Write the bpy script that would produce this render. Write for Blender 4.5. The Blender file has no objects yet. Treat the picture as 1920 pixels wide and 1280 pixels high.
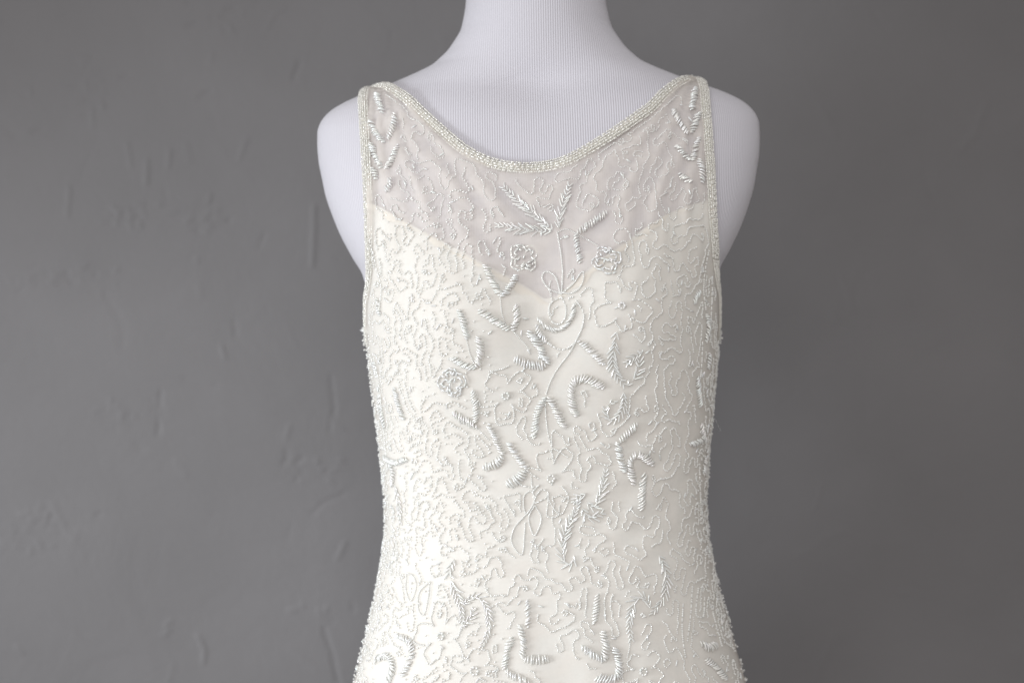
import bpy, math, random
import numpy as np
from mathutils import Matrix, Vector
from mathutils.bvhtree import BVHTree

random.seed(7); rng = np.random.default_rng(7)
scene = bpy.context.scene
COL = scene.collection

# ------------------------------------------------------------------ camera
S = 0.000482                      # metres per photo pixel on the plane y = 0
D = 1.36                          # camera distance to that plane
ROLL = math.radians(1.1)
CX = 1017.0                       # unrolled pixel column of the body axis
CAMX = (960 - CX) * S
cam = bpy.data.cameras.new('camera'); cam_o = bpy.data.objects.new('camera', cam); COL.objects.link(cam_o)
cam_o.location = (CAMX, -D, 0); cam_o.rotation_euler = (math.radians(90), ROLL, 0)
cam.sensor_width = 36; cam.lens = 36 * D / (1920 * S)
cam.clip_start = 0.05; cam.clip_end = 60
cam.dof.use_dof = True; cam.dof.focus_distance = D - 0.105; cam.dof.aperture_fstop = 2.6
scene.camera = cam_o

# ------------------------------------------------------------------ light: a window to the left, an added front fill, a dim room
def area(name, loc, target, sx, sy, power, col, spread=180):
    l = bpy.data.lights.new(name, 'AREA'); l.shape = 'RECTANGLE'; l.size = sx; l.size_y = sy
    l.energy = power; l.color = col; l.spread = math.radians(spread)
    o = bpy.data.objects.new(name, l); COL.objects.link(o); o.location = loc
    o.rotation_euler = (Vector(target) - Vector(loc)).to_track_quat('-Z', 'Y').to_euler()
    return o
area('window_light', (-1.9, -1.0, -0.22), (-0.12, 0.20, -0.27), 0.5, 0.6, 3.7, (0.90, 0.955, 1.0), 56)
area('front_fill_light', (-0.50, -2.15, 0.80), (-0.06, 0.10, -0.20), 1.9, 1.6, 5.5, (0.97, 0.985, 1.0), 70)  # fill lamp added behind the camera to brighten the dress front and chest
world = bpy.data.worlds.new('World'); scene.world = world; world.use_nodes = True
bg = world.node_tree.nodes['Background']; bg.inputs[0].default_value = (1.0, 0.952, 0.922, 1); bg.inputs[1].default_value = 0.39
scene.view_settings.view_transform = 'Standard'; scene.view_settings.look = 'None'
scene.view_settings.exposure = 0.0; scene.view_settings.gamma = 1.0
scene.cycles.use_denoising = True
scene.cycles.max_bounces = 14; scene.cycles.transparent_max_bounces = 16
scene.cycles.transmission_bounces = 8
scene.cycles.caustics_refractive = True; scene.cycles.caustics_reflective = False
scene.cycles.sample_clamp_indirect = 6.0

# ------------------------------------------------------------------ materials
def new_mat(name):
    m = bpy.data.materials.new(name); m.use_nodes = True
    nt = m.node_tree; return m, nt, nt.nodes, nt.links, nt.nodes['Principled BSDF']
def setp(b, **k):
    for n, v in k.items():
        b.inputs[n.replace('_', ' ')].default_value = v

def mat_wall():
    m, nt, N, L, b = new_mat('grey_plaster_paint')
    tc = N.new('ShaderNodeTexCoord')
    n1 = N.new('ShaderNodeTexNoise'); n1.inputs['Scale'].default_value = 4.5; n1.inputs['Detail'].default_value = 7
    L.new(tc.outputs['Object'], n1.inputs['Vector'])
    r = N.new('ShaderNodeValToRGB'); r.color_ramp.elements[0].position = 0.3; r.color_ramp.elements[1].position = 0.7
    r.color_ramp.elements[0].color = (0.150, 0.144, 0.147, 1); r.color_ramp.elements[1].color = (0.170, 0.163, 0.167, 1)
    L.new(n1.outputs['Fac'], r.inputs['Fac']); L.new(r.outputs['Color'], b.inputs['Base Color'])
    n2 = N.new('ShaderNodeTexNoise'); n2.inputs['Scale'].default_value = 150; n2.inputs['Detail'].default_value = 5
    L.new(tc.outputs['Object'], n2.inputs['Vector'])
    mp = N.new('ShaderNodeMapping'); mp.inputs['Scale'].default_value = (1.0, 1.0, 1.25); L.new(tc.outputs['Object'], mp.inputs['Vector'])
    n3 = N.new('ShaderNodeTexNoise'); n3.inputs['Scale'].default_value = 10; n3.inputs['Detail'].default_value = 7; n3.inputs['Roughness'].default_value = 0.62; n3.inputs['Distortion'].default_value = 0.6
    L.new(mp.outputs['Vector'], n3.inputs['Vector'])
    b3 = N.new('ShaderNodeBump'); b3.inputs['Strength'].default_value = 0.28; b3.inputs['Distance'].default_value = 0.006
    L.new(n3.outputs['Fac'], b3.inputs['Height'])
    bp = N.new('ShaderNodeBump'); bp.inputs['Strength'].default_value = 0.25; bp.inputs['Distance'].default_value = 0.0015
    L.new(n2.outputs['Fac'], bp.inputs['Height']); L.new(b3.outputs['Normal'], bp.inputs['Normal']); L.new(bp.outputs['Normal'], b.inputs['Normal'])
    setp(b, Roughness=0.62)
    return m

def mat_jersey():
    m, nt, N, L, b = new_mat('ribbed_white_jersey')
    at = N.new('ShaderNodeAttribute'); at.attribute_name = 'rib'
    mu = N.new('ShaderNodeMath'); mu.operation = 'MULTIPLY'; mu.inputs[1].default_value = 2 * math.pi / 0.0021
    L.new(at.outputs['Fac'], mu.inputs[0])
    sn = N.new('ShaderNodeMath'); sn.operation = 'SINE'; L.new(mu.outputs[0], sn.inputs[0])
    r = N.new('ShaderNodeMapRange'); r.inputs['From Min'].default_value = -1; r.inputs['From Max'].default_value = 1
    L.new(sn.outputs[0], r.inputs['Value'])
    mix = N.new('ShaderNodeMix'); mix.data_type = 'RGBA'
    mix.inputs['A'].default_value = (0.63, 0.613, 0.66, 1); mix.inputs['B'].default_value = (0.75, 0.732, 0.79, 1)
    L.new(r.outputs['Result'], mix.inputs['Factor']); L.new(mix.outputs['Result'], b.inputs['Base Color'])
    bp = N.new('ShaderNodeBump'); bp.inputs['Strength'].default_value = 0.35; bp.inputs['Distance'].default_value = 0.0008
    L.new(sn.outputs[0], bp.inputs['Height']); L.new(bp.outputs['Normal'], b.inputs['Normal'])
    setp(b, Roughness=0.85, Sheen_Weight=0.25)
    b.inputs['Sheen Roughness'].default_value = 0.5
    return m

def mat_lining(name='ivory_crepe_lining', col=(0.878, 0.905, 0.892)):
    m, nt, N, L, b = new_mat(name)
    tc = N.new('ShaderNodeTexCoord')
    n = N.new('ShaderNodeTexNoise'); n.inputs['Scale'].default_value = 95; n.inputs['Detail'].default_value = 6; n.inputs['Roughness'].default_value = 0.6
    L.new(tc.outputs['Object'], n.inputs['Vector'])
    bp = N.new('ShaderNodeBump'); bp.inputs['Strength'].default_value = 0.5; bp.inputs['Distance'].default_value = 0.0012
    L.new(n.outputs['Fac'], bp.inputs['Height']); L.new(bp.outputs['Normal'], b.inputs['Normal'])
    setp(b, Base_Color=(*col, 1), Roughness=0.55, Sheen_Weight=0.15)
    return m

def mat_net():
    m, nt, N, L, b = new_mat('sheer_net')
    tc = N.new('ShaderNodeTexCoord')
    n = N.new('ShaderNodeTexNoise'); n.inputs['Scale'].default_value = 55; n.inputs['Detail'].default_value = 5
    L.new(tc.outputs['Object'], n.inputs['Vector'])
    at = N.new('ShaderNodeAttribute'); at.attribute_name = 'gather'
    ad = N.new('ShaderNodeMath'); ad.operation = 'MULTIPLY_ADD'; ad.inputs[1].default_value = 0.42
    L.new(at.outputs['Fac'], ad.inputs[0]); L.new(n.outputs['Fac'], ad.inputs[2])
    r = N.new('ShaderNodeMapRange'); r.inputs['From Min'].default_value = 0.2; r.inputs['From Max'].default_value = 0.9
    r.inputs['To Min'].default_value = 0.30; r.inputs['To Max'].default_value = 0.60
    L.new(ad.outputs[0], r.inputs['Value'])
    setp(b, Base_Color=(0.93, 0.862, 0.795, 1), Roughness=0.7)
    tr = N.new('ShaderNodeBsdfTransparent'); mx = N.new('ShaderNodeMixShader')
    L.new(r.outputs['Result'], mx.inputs['Fac']); L.new(tr.outputs[0], mx.inputs[1]); L.new(b.outputs[0], mx.inputs[2])
    L.new(mx.outputs[0], N['Material Output'].inputs['Surface'])
    return m

def mat_glass(name, col, trans, film, rough=0.08, metal=0.0, ior=1.52):
    m, nt, N, L, b = new_mat(name)
    setp(b, Base_Color=(*col, 1), Roughness=rough, IOR=ior, Transmission_Weight=trans, Metallic=metal)
    if film:
        tc = N.new('ShaderNodeTexCoord'); oi = N.new('ShaderNodeObjectInfo')
        n = N.new('ShaderNodeTexNoise'); n.inputs['Scale'].default_value = 210; n.inputs['Detail'].default_value = 1
        L.new(tc.outputs['Object'], n.inputs['Vector'])
        ad = N.new('ShaderNodeMath'); ad.operation = 'ADD'
        L.new(n.outputs['Fac'], ad.inputs[0]); L.new(oi.outputs['Random'], ad.inputs[1])
        mr = N.new('ShaderNodeMapRange'); mr.inputs['From Min'].default_value = 0.2; mr.inputs['From Max'].default_value = 1.7
        mr.inputs['To Min'].default_value = 60; mr.inputs['To Max'].default_value = film
        L.new(ad.outputs[0], mr.inputs['Value']); L.new(mr.outputs['Result'], b.inputs['Thin Film Thickness'])
        b.inputs['Thin Film IOR'].default_value = 1.7
    return m

M_WALL = mat_wall(); M_JERSEY = mat_jersey(); M_LINING = mat_lining()
M_HEM = mat_lining('cream_lining_hem', (0.90, 0.88, 0.81)); M_NET = mat_net()
M_SEED = mat_glass('clear_seed_glass', (0.97, 0.965, 0.935), 0.10, 0, 0.05, 0.07, 1.8)
M_BUGLE = mat_glass('iridescent_bugle_glass', (0.97, 0.97, 0.945), 0.10, 460, 0.04, 0.15, 1.85)
M_TRIM = mat_glass('silver_lined_trim_glass', (0.95, 0.93, 0.875), 0.10, 360, 0.07, 0.13, 1.7)
M_TAPE = mat_lining('cream_trim_tape', (0.84, 0.82, 0.745))
M_THREAD = mat_lining('white_thread', (0.8, 0.8, 0.78))

# ------------------------------------------------------------------ mesh helpers
def mesh_np(name, verts, faces, mat, smooth=True):
    """verts (n,3); faces: (m,k) array or list of tuples."""
    me = bpy.data.meshes.new(name)
    verts = np.asarray(verts, np.float32)
    if isinstance(faces, np.ndarray):
        m, k = faces.shape; loops = faces.ravel(); starts = np.arange(m) * k
    else:
        loops = np.fromiter((i for f in faces for i in f), np.int32)
        lens = np.array([len(f) for f in faces]); starts = np.concatenate([[0], np.cumsum(lens)[:-1]]); m = len(faces)
    me.vertices.add(len(verts)); me.vertices.foreach_set('co', verts.ravel())
    me.loops.add(len(loops)); me.loops.foreach_set('vertex_index', loops.astype(np.int32))
    me.polygons.add(m); me.polygons.foreach_set('loop_start', starts.astype(np.int32))
    me.update(calc_edges=True); me.validate()
    if smooth: me.polygons.foreach_set('use_smooth', np.ones(len(me.polygons), bool))
    me.materials.append(mat)
    return me
def link(name, me, parent=None):
    o = bpy.data.objects.new(name, me); COL.objects.link(o)
    if parent is not None: o.parent = parent
    return o
def tag(o, label=None, cat=None, group=None, kind=None):
    for k, v in (('label', label), ('category', cat), ('group', group), ('kind', kind)):
        if v: o[k] = v
    return o

# ------------------------------------------------------------------ wall (structure)
WALL_Y = 0.34
def build_wall():
    k = S * (D + WALL_Y) / D
    xs = np.concatenate([np.linspace(-5, -0.72, 24, endpoint=False), np.linspace(-0.72, 0.72, 680), np.linspace(0.72, 5, 25)[1:]]) + CAMX
    zs = np.concatenate([np.linspace(-2.2, -0.47, 16, endpoint=False), np.linspace(-0.47, 0.47, 440), np.linspace(0.47, 2.2, 17)[1:]])
    X, Z = np.meshgrid(xs, zs); H = np.zeros_like(X)
    def w2(px, py): return CAMX + (px - 960) * k, (640 - py) * k
    def stroke(pts, wid, h, edge=0.0):
        nonlocal H
        pts = [w2(*p) for p in pts]
        for (x0, z0), (x1, z1) in zip(pts[:-1], pts[1:]):
            sx0, sx1 = sorted((x0, x1)); sz0, sz1 = sorted((z0, z1)); pad = wid * 4
            i0, i1 = np.searchsorted(zs, [sz0 - pad, sz1 + pad]); j0, j1 = np.searchsorted(xs, [sx0 - pad, sx1 + pad])
            xx = X[i0:i1, j0:j1]; zz = Z[i0:i1, j0:j1]
            dx, dz = x1 - x0, z1 - z0; q = dx * dx + dz * dz + 1e-12
            t = np.clip(((xx - x0) * dx + (zz - z0) * dz) / q, 0, 1)
            d2 = (xx - x0 - t * dx) ** 2 + (zz - z0 - t * dz) ** 2
            H[i0:i1, j0:j1] = np.maximum(H[i0:i1, j0:j1], h * np.exp(-d2 / (wid * wid))) if h > 0 else \
                np.minimum(H[i0:i1, j0:j1], h * np.exp(-d2 / (wid * wid)))
    # trowel marks seen on the lit half of the wall
    marks = [
        [(168, 140), (180, 180), (182, 230), (178, 285)], [(135, 335), (133, 365), (130, 390)], [(245, 375), (250, 415)],
        [(215, 372), (228, 388), (222, 405)], [(325, 270), (322, 300)], [(382, 175), (392, 165), (405, 160)], [(400, 355), (392, 380), (380, 410)],
        [(395, 415), (405, 408), (420, 410)], [(315, 345), (318, 375)], [(300, 720), (296, 760), (294, 800)], [(255, 738), (262, 760)],
        [(530, 815), (535, 850), (528, 860)], [(540, 790), (532, 815)], [(415, 640), (422, 660)], [(300, 1160), (312, 1150)], [(295, 1178), (308, 1168)],
        [(360, 1180), (372, 1205), (370, 1230)], [(590, 1130), (600, 1180), (612, 1220), (622, 1270)], [(580, 955), (600, 935), (640, 920)],
        [(594, 380), (592, 430), (588, 490)], [(440, 590), (442, 620)], [(245, 255), (252, 300)], [(280, 330), (282, 290)],
        [(63, 150), (66, 162)], [(68, 232), (85, 226)], [(36, 205), (40, 213)], [(15, 18), (20, 22)], [(198, 118), (202, 125)],
        [(510, 50), (525, 20), (545, 5)], [(370, 40), (390, 20), (405, 15)], [(405, 105), (408, 90)], [(620, 700), (625, 760), (615, 800)],
        [(20, 1195), (32, 1205)], [(640, 1010), (625, 1040)], [(560, 140), (572, 110)], [(470, 250), (455, 290)], [(490, 455), (500, 430)]]
    r = random.Random(3)
    for mk in marks:
        wd = r.uniform(0.0015, 0.0026)
        stroke(mk, wd, r.uniform(0.0006, 0.0013) * (1 if r.random() < .75 else -1))
    # clustered drags of plaster
    for cx, cy, rx, ry, n in ((115, 505, 120, 22, 34), (70, 965, 110, 22, 30), (60, 1005, 70, 10, 14), (250, 755, 75, 16, 16),
                              (170, 150, 60, 50, 12), (395, 20, 60, 20, 14), (230, 395, 40, 35, 10), (390, 400, 50, 50, 12), (600, 860, 50, 60, 10), (610, 1140, 60, 30, 8)):
        for _ in range(n):
            x = r.gauss(cx, rx * .55); y = r.gauss(cy, ry * .55); a = r.uniform(0, 6.28); l = r.uniform(5, 22)
            stroke([(x, y), (x + l * math.cos(a), y + l * .6 * math.sin(a))], r.uniform(.0012, .0024), r.uniform(.0005, .0012) * (1 if r.random() < .6 else -1))
    for _ in range(90):
        x = r.uniform(-120, 2040); y = r.uniform(-60, 1340); a = r.gauss(1.2, .9); l = r.uniform(8, 70)
        b = a + r.uniform(-.7, .7)
        stroke([(x, y), (x + l * math.cos(a), y + l * math.sin(a)), (x + l * math.cos(a) + l * .5 * math.cos(b), y + l * math.sin(a) + l * .5 * math.sin(b))],
               r.uniform(.0016, .005), r.uniform(.00012, .0005) * (1 if r.random() < .6 else -1))
    # broad unevenness
    for _ in range(60):
        fx, fz = r.uniform(-26, 26), r.uniform(-26, 26); H += 0.00010 * np.sin(X * fx + Z * fz + r.uniform(0, 6.28))
    V = np.stack([X, WALL_Y - H, Z], -1).reshape(-1, 3)
    nr, nc = X.shape; i = np.arange((nr - 1) * (nc - 1)); rr, cc = i // (nc - 1), i % (nc - 1); a = rr * nc + cc
    F = np.stack([a, a + 1, a + nc + 1, a + nc], 1)
    o = link('wall', mesh_np('wall', V, F, M_WALL)); tag(o, kind='structure')
build_wall()

# ------------------------------------------------------------------ body surface
# half width of the body (photo pixels) by unrolled row
W_TAB = [(-160, 126), (-60, 128), (0, 132), (34, 138), (52, 143), (66, 151), (79, 160), (92, 170), (105, 184), (118, 200), (128, 220), (140, 248), (152, 278), (164, 309),
         (176, 343), (188, 370), (200, 390), (212, 403), (224, 411), (240, 416), (262, 416.5), (298, 414), (325, 409), (360, 402), (400, 389), (435, 375), (478, 353),
         (512, 334), (555, 325), (610, 322), (655, 319), (715, 313), (775, 307), (835, 301), (895, 296), (945, 293), (985, 294), (1030, 299), (1080, 308), (1130, 320),
         (1180, 333), (1230, 346), (1280, 359), (1340, 377), (1420, 394), (1520, 410), (1680, 425), (1900, 440)]
# front depth, back depth (m), exponent
D_TAB = [(-160, .061, .061, 2.0), (0, .0635, .064, 2.0), (60, .0615, .066, 2.0), (105, .0590, .070, 2.0), (135, .0585, .074, 2.05), (160, .0600, .078, 2.1), (200, .0680, .082, 2.25), (250, .080, .088, 2.4),
         (330, .096, .094, 2.5), (430, .110, .098, 2.6), (520, .119, .097, 2.65), (600, .123, .094, 2.7), (700, .117, .089, 2.7), (800, .107, .084, 2.65), (900, .100, .081, 2.6),
         (980, .099, .085, 2.6), (1080, .105, .097, 2.6), (1200, .113, .112, 2.55), (1320, .119, .123, 2.5), (1900, .135, .14, 2.3)]
def pchip(xt, yt):
    xt = np.array(xt, float); yt = np.array(yt, float); h = np.diff(xt); d = np.diff(yt) / h
    m = np.zeros_like(yt); m[0], m[-1] = d[0], d[-1]
    for i in range(1, len(xt) - 1):
        if d[i - 1] * d[i] > 0:
            w1, w2 = 2 * h[i] + h[i - 1], h[i] + 2 * h[i - 1]; m[i] = (w1 + w2) / (w1 / d[i - 1] + w2 / d[i])
    def f(x):
        x = np.clip(x, xt[0], xt[-1]); i = np.clip(np.searchsorted(xt, x) - 1, 0, len(h) - 1)
        t = (x - xt[i]) / h[i]; t2, t3 = t * t, t * t * t
        return (2*t3-3*t2+1)*yt[i] + (t3-2*t2+t)*h[i]*m[i] + (-2*t3+3*t2)*yt[i+1] + (t3-t2)*h[i]*m[i+1]
    return f
fW = pchip([a for a, _ in W_TAB], [b * S for _, b in W_TAB])
fDF = pchip([a[0] for a in D_TAB], [a[1] for a in D_TAB]); fDB = pchip([a[0] for a in D_TAB], [a[2] for a in D_TAB])
fN = pchip([a[0] for a in D_TAB], [a[3] for a in D_TAB])
YC = 0.012
def surf(phi, py):
    """phi 0 = front centre, +pi/2 = the body's right-hand image side, pi = back."""
    w, n = fW(py), fN(py); s, c = np.sin(phi), np.cos(phi)
    x = w * np.sign(s) * np.abs(s) ** (2 / n)
    dep = np.where(c >= 0, fDF(py), fDB(py))
    y = YC - dep * np.sign(c) * np.abs(c) ** (2 / n)
    z = (640 - py) * S
    front = np.clip(c, 0, 1)
    for bx in (-0.078, 0.078):                       # bust
        y = y - front * 0.012 * np.exp(-((x - bx) / .055) ** 2 - ((z - 0.025) / .065) ** 2)
    y = y + front * 0.004 * np.exp(-(x / .03) ** 2 - ((z - 0.02) / .06) ** 2)
    y = y + front * 0.0060 * np.exp(-((x) / .035) ** 2 - ((z - 0.222) / .018) ** 2)     # hollow at the base of the neck
    y = y - front * 0.003 * np.exp(-((np.abs(x) - .075) / .05) ** 2 - ((z - 0.205) / .016) ** 2)
    u = (x + .030) * .96 + (z - .226) * .28; v = -(x + .030) * .28 + (z - .226) * .96      # a slack crease of the cover at the base of the neck
    y = y + front * 0.0011 * np.exp(-(v / .0030) ** 2 - (u / .017) ** 4)
    return x, y, z
# rows: even steps along the silhouette
pyd = np.arange(-160, 1900.1, 0.5); wd = fW(pyd) / S
arc = np.concatenate([[0], np.cumsum(np.hypot(np.diff(pyd), np.diff(wd)))])
NR = 560; ROWS = np.interp(np.linspace(0, arc[-1], NR), arc, pyd)
NP = 260; PHI = np.linspace(-math.pi, math.pi, NP, endpoint=False)
# denser columns at the sides, where the superellipse runs fastest
G_PHI, G_PY = np.meshgrid(PHI, ROWS)
gx, gy, gz = surf(G_PHI, G_PY); GP = np.stack([gx, gy, gz], -1)
du = np.roll(GP, -1, 1) - np.roll(GP, 1, 1); dv = np.gradient(GP, axis=0)
GN = np.cross(dv, du); GN /= np.linalg.norm(GN, axis=-1, keepdims=True) + 1e-12
if GN[300, NP // 2, 1] > 0: GN = -GN
seg = np.linalg.norm(np.roll(GP, -1, 1) - GP, axis=-1)
arcs = np.concatenate([np.zeros((NR, 1)), np.cumsum(seg, 1)], 1)[:, :NP]; ARC = arcs - arcs[:, NP // 2:NP // 2 + 1]
def grid_faces(nr, nc, wrap=True):
    r, c = np.meshgrid(np.arange(nr - 1), np.arange(nc if wrap else nc - 1), indexing='ij'); r = r.ravel(); c = c.ravel(); c2 = (c + 1) % nc
    return np.stack([r * nc + c, (r + 1) * nc + c, (r + 1) * nc + c2, r * nc + c2], 1)
GF = grid_faces(NR, NP)

# --- dress form
V = GP.reshape(-1, 3); cut = int(np.searchsorted(ROWS, 1560)); Fb = GF[GF.max(1) < cut * NP]
top = np.array([[0, YC, (640 + 160) * S + 0.004]]); bot = np.array([[0, YC, GP[cut - 1, 0, 2] - 0.002]])
Vb = np.vstack([V[:cut * NP], top, bot]); nT, nB = cut * NP, cut * NP + 1
caps = [(nT, (c + 1) % NP, c) for c in range(NP)]; caps2 = [((cut - 1) * NP + c, nB, (cut - 1) * NP + (c + 1) % NP) for c in range(NP)]
caps = [(a, c, b) for a, b, c in caps]
me = mesh_np('dress_form', Vb, [tuple(f) for f in Fb] + caps + caps2, M_JERSEY)
at = me.attributes.new('rib', 'FLOAT', 'POINT')
at.data.foreach_set('value', np.concatenate([ARC[:cut].ravel(), [0, 0]]).astype(np.float32))
form = tag(link('dress_form', me), 'white ribbed jersey dress form torso with bare neck and rounded shoulder stumps', 'mannequin')

# ------------------------------------------------------------------ pixel helpers
cr, sr = math.cos(ROLL), math.sin(ROLL)
def unroll(px, py):
    return 960 + (px - 960) * cr - (py - 640) * sr, 640 + (px - 960) * sr + (py - 640) * cr
def ray(px, py):
    ux, uy = unroll(px, py)
    return Vector((CAMX, -D, 0)), Vector(((ux - 960) * S, D, (640 - uy) * S)).normalized()
def pixel_of(P):
    k = D / (D + P[..., 1]); ux = 960 + (P[..., 0] - CAMX) / S * k; uy = 640 - P[..., 2] / S * k
    return 960 + (ux - 960) * cr + (uy - 640) * sr, 640 - (ux - 960) * sr + (uy - 640) * cr
def row_of(py): return float(np.interp(py, ROWS, np.arange(NR)))
OFF_LIN, OFF_NET = 0.0022, 0.0038
# folds of the loose net over the shoulders and yoke
def net_fold(P):
    x, z = P[..., 0], P[..., 2]; sx = np.abs(x)
    ang = np.arctan2(sx - 0.145, -(z - 0.245)); rad = np.hypot(sx - 0.145, z - 0.245)
    amp = np.clip((rad - 0.01) / 0.03, 0, 1) * np.clip((z - 0.02) / 0.10, 0, 1)
    return 0.0016 * amp * (np.sin(ang * 34 + np.sin(rad * 60) * 1.2) + .6 * np.sin(ang * 61 + 1.3 + x * 40))
def drag(P):
    x, z = P[..., 0], P[..., 2]; lo = np.clip((0.10 - z) / .08, 0, 1); d = np.zeros_like(x)
    for (x0, z0, ang, wl, sx, sz, am) in ((-.085, -.105, .9, .020, .035, .06, .0008), (-.06, -.155, 1.0, .026, .04, .05, .0006), (.08, -.13, -.8, .03, .05, .07, .0004), (.02, -.27, .3, .05, .09, .06, .0005)):
        u = (x - x0) * math.cos(ang) + (z - z0) * math.sin(ang); d += am * np.sin(u / wl * 6.283) * np.exp(-((x - x0) / sx) ** 2 - ((z - z0) / sz) ** 2)
    return 1.7 * lo * d
DRAG = drag(GP); GP0 = GP.copy(); GPC = GP + GN * DRAG[..., None]
NETV = GPC + GN * (OFF_NET + np.maximum(-0.0009, net_fold(GP)))[..., None]
LINV = GPC + GN * OFF_LIN
bvh = BVHTree.FromPolygons([tuple(v) for v in NETV.reshape(-1, 3)], [tuple(int(i) for i in f) for f in GF])
def hit(px, py):
    o, d = ray(px, py); loc, n, i, t = bvh.ray_cast(o, d)
    if loc is None: return None
    p = np.array(loc); nn = np.array(n)
    if np.dot(nn, np.array(d)) > 0: nn = -nn
    # smooth normal from the grid
    r, c = int(i) // NP, int(i) % NP
    return p, GN[r, c]
def grid_at(arr, rf, cf):
    r0 = int(min(max(math.floor(rf), 0), NR - 2)); fr = rf - r0; c0 = int(math.floor(cf)); fc = cf - c0; a, b = c0 % NP, (c0 + 1) % NP
    return (arr[r0, a] * (1 - fr) + arr[r0 + 1, a] * fr) * (1 - fc) + (arr[r0, b] * (1 - fr) + arr[r0 + 1, b] * fr) * fc
def chart_eval(A, py):
    """surface point (net), normal for arc length A from front centre along row py; also the column."""
    rf = row_of(py); r0 = int(min(rf, NR - 2)); fr = rf - r0
    cf = (1 - fr) * np.interp(A, ARC[r0], np.arange(NP)) + fr * np.interp(A, ARC[r0 + 1], np.arange(NP))
    return grid_at(NETV, rf, cf), grid_at(GN, rf, cf), cf
def chart_of(P, nrm):
    py = 640 - (P[2] - nrm[2] * OFF_NET) / S; rf = row_of(py); r0 = int(min(rf, NR - 2))
    # nearest column on that row
    d = (GP[r0, :, 0] - P[0]) ** 2 + (GP[r0, :, 1] - P[1]) ** 2
    return ARC[r0, int(d.argmin())], py

# ------------------------------------------------------------------ cutting lines (photo pixels)
NECK = [(690, 150), (712, 158), (730, 163), (762, 184), (793, 214), (832, 249), (870, 280), (918, 304), (964, 313), (1000, 314), (1040, 308), (1080, 292), (1147, 252),
        (1195, 219), (1222, 200), (1262, 165), (1296, 146), (1312, 140)]
SWEET = [(640, 352), (684, 374), (720, 392), (768, 420), (820, 448), (868, 474), (912, 498), (962, 524), (1000, 547), (1031, 568), (1048, 552), (1070, 532),
         (1100, 508), (1140, 478), (1180, 450), (1214, 424), (1250, 402), (1290, 386), (1340, 372), (1390, 360)]
def side_u():
    """relative half-width of the armhole edge by row, both sides averaged from the photo's outer trim edge (less half the trim)."""
    line_l = [(680, 186), (684, 260), (688, 330), (690, 400), (691, 460), (692, 510)]
    line_r = [(1321, 172), (1327, 250), (1333, 330), (1337, 400), (1341, 460), (1344, 510)]
    out = []
    for ln in (line_l, line_r):
        o = []; yy = np.arange(ln[0][1], ln[-1][1] + 1, 6.0); ln = list(zip(np.interp(yy, [q[1] for q in ln], [q[0] for q in ln]), yy))
        for p in ln:
            h = hit(*p)
            if h is None: continue
            pos, n = h; py = 640 - (pos[2] - n[2] * OFF_NET) / S
            o.append((py, abs(pos[0] - n[0] * OFF_NET) / float(fW(py))))
        out.append(o)
    return out
UL, UR = side_u()
def edge_u(py, side):
    t = UL if side < 0 else UR
    xs = [a for a, _ in t] + [560, 600, 628, 640]; us = [b for _, b in t] + [.975, .989, .997, 1.0005]
    return np.interp(py, xs, us)
def edge_x_top(side):   # world |x| of the armhole edge where it meets the shoulder ridge
    t = UL if side < 0 else UR
    return t[0][1] * float(fW(t[0][0]))
def g_arm(P, py):
    """>0 keeps the cloth. P on the body (without offset)."""
    w = fW(py); u = np.abs(P[..., 0]) / w; side = np.where(P[..., 0] < 0, -1, 1)
    out = np.where(side < 0, edge_u(py, -1), edge_u(py, 1))
    # above the first measured row the edge is a straight line in x
    for sd, t in ((-1, UL), (1, UR)):
        ex = edge_x_top(sd); out = np.where((side == sd) & (py < t[0][0]), ex / w, out)
    g = (out - u) * w
    return np.where(py > 645, 1.0, g)
nx = np.array([p[0] for p in NECK], float); ny = np.array([p[1] for p in NECK], float)
def g_neck(P):
    px, py = pixel_of(P); edge = np.interp(px, nx, ny)
    g = (py - edge) * S * 0.8
    # back: a shallow scoop from ridge to ridge
    xb = P[..., 0]; zr = 0.226 - 0.05 * np.clip(1 - (xb / 0.15) ** 2, 0, 1)
    gb = np.where(np.abs(xb) < 0.137, zr - P[..., 2], 0.01)
    return np.where(P[..., 1] > YC, gb, g)
swx = np.array([p[0] for p in SWEET], float); swy = np.array([p[1] for p in SWEET], float)
def g_sweet(P):
    px, py = pixel_of(P); g = (py - np.interp(px, swx, swy)) * S * 0.8
    return np.where(P[..., 1] > YC + 0.02, 0.10 - P[..., 2] + 0.02, np.where(P[..., 1] > YC - .01, np.minimum(g, 1), g))

def clip(V, F, g):
    """keep g >= 0; quads crossing the line are cut on it."""
    gs = g[F]; full = (gs >= 0).all(1); none = (gs < 0).all(1); part = ~full & ~none
    faces = [tuple(f) for f in F[full]] if not isinstance(F, list) else None
    nv = list(); cache = {}; base = len(V)
    out = []
    for f in F[part]:
        poly = []
        k = len(f)
        for a, b in zip(f, np.roll(f, -1)):
            a, b = int(a), int(b)
            if g[a] >= 0: poly.append(a)
            if (g[a] >= 0) != (g[b] >= 0):
                key = (min(a, b), max(a, b))
                if key not in cache:
                    t = g[a] / (g[a] - g[b]); nv.append(V[a] + (V[b] - V[a]) * t); cache[key] = base + len(nv) - 1
                poly.append(cache[key])
        if len(poly) >= 3:
            for j in range(1, len(poly) - 1): out.append((poly[0], poly[j], poly[j + 1], poly[j + 1]))
    V2 = np.vstack([V, np.array(nv)]) if nv else V
    F2 = np.vstack([F[full], np.array(out, dtype=int)]) if out else F[full]
    return V2, F2, base
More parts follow.
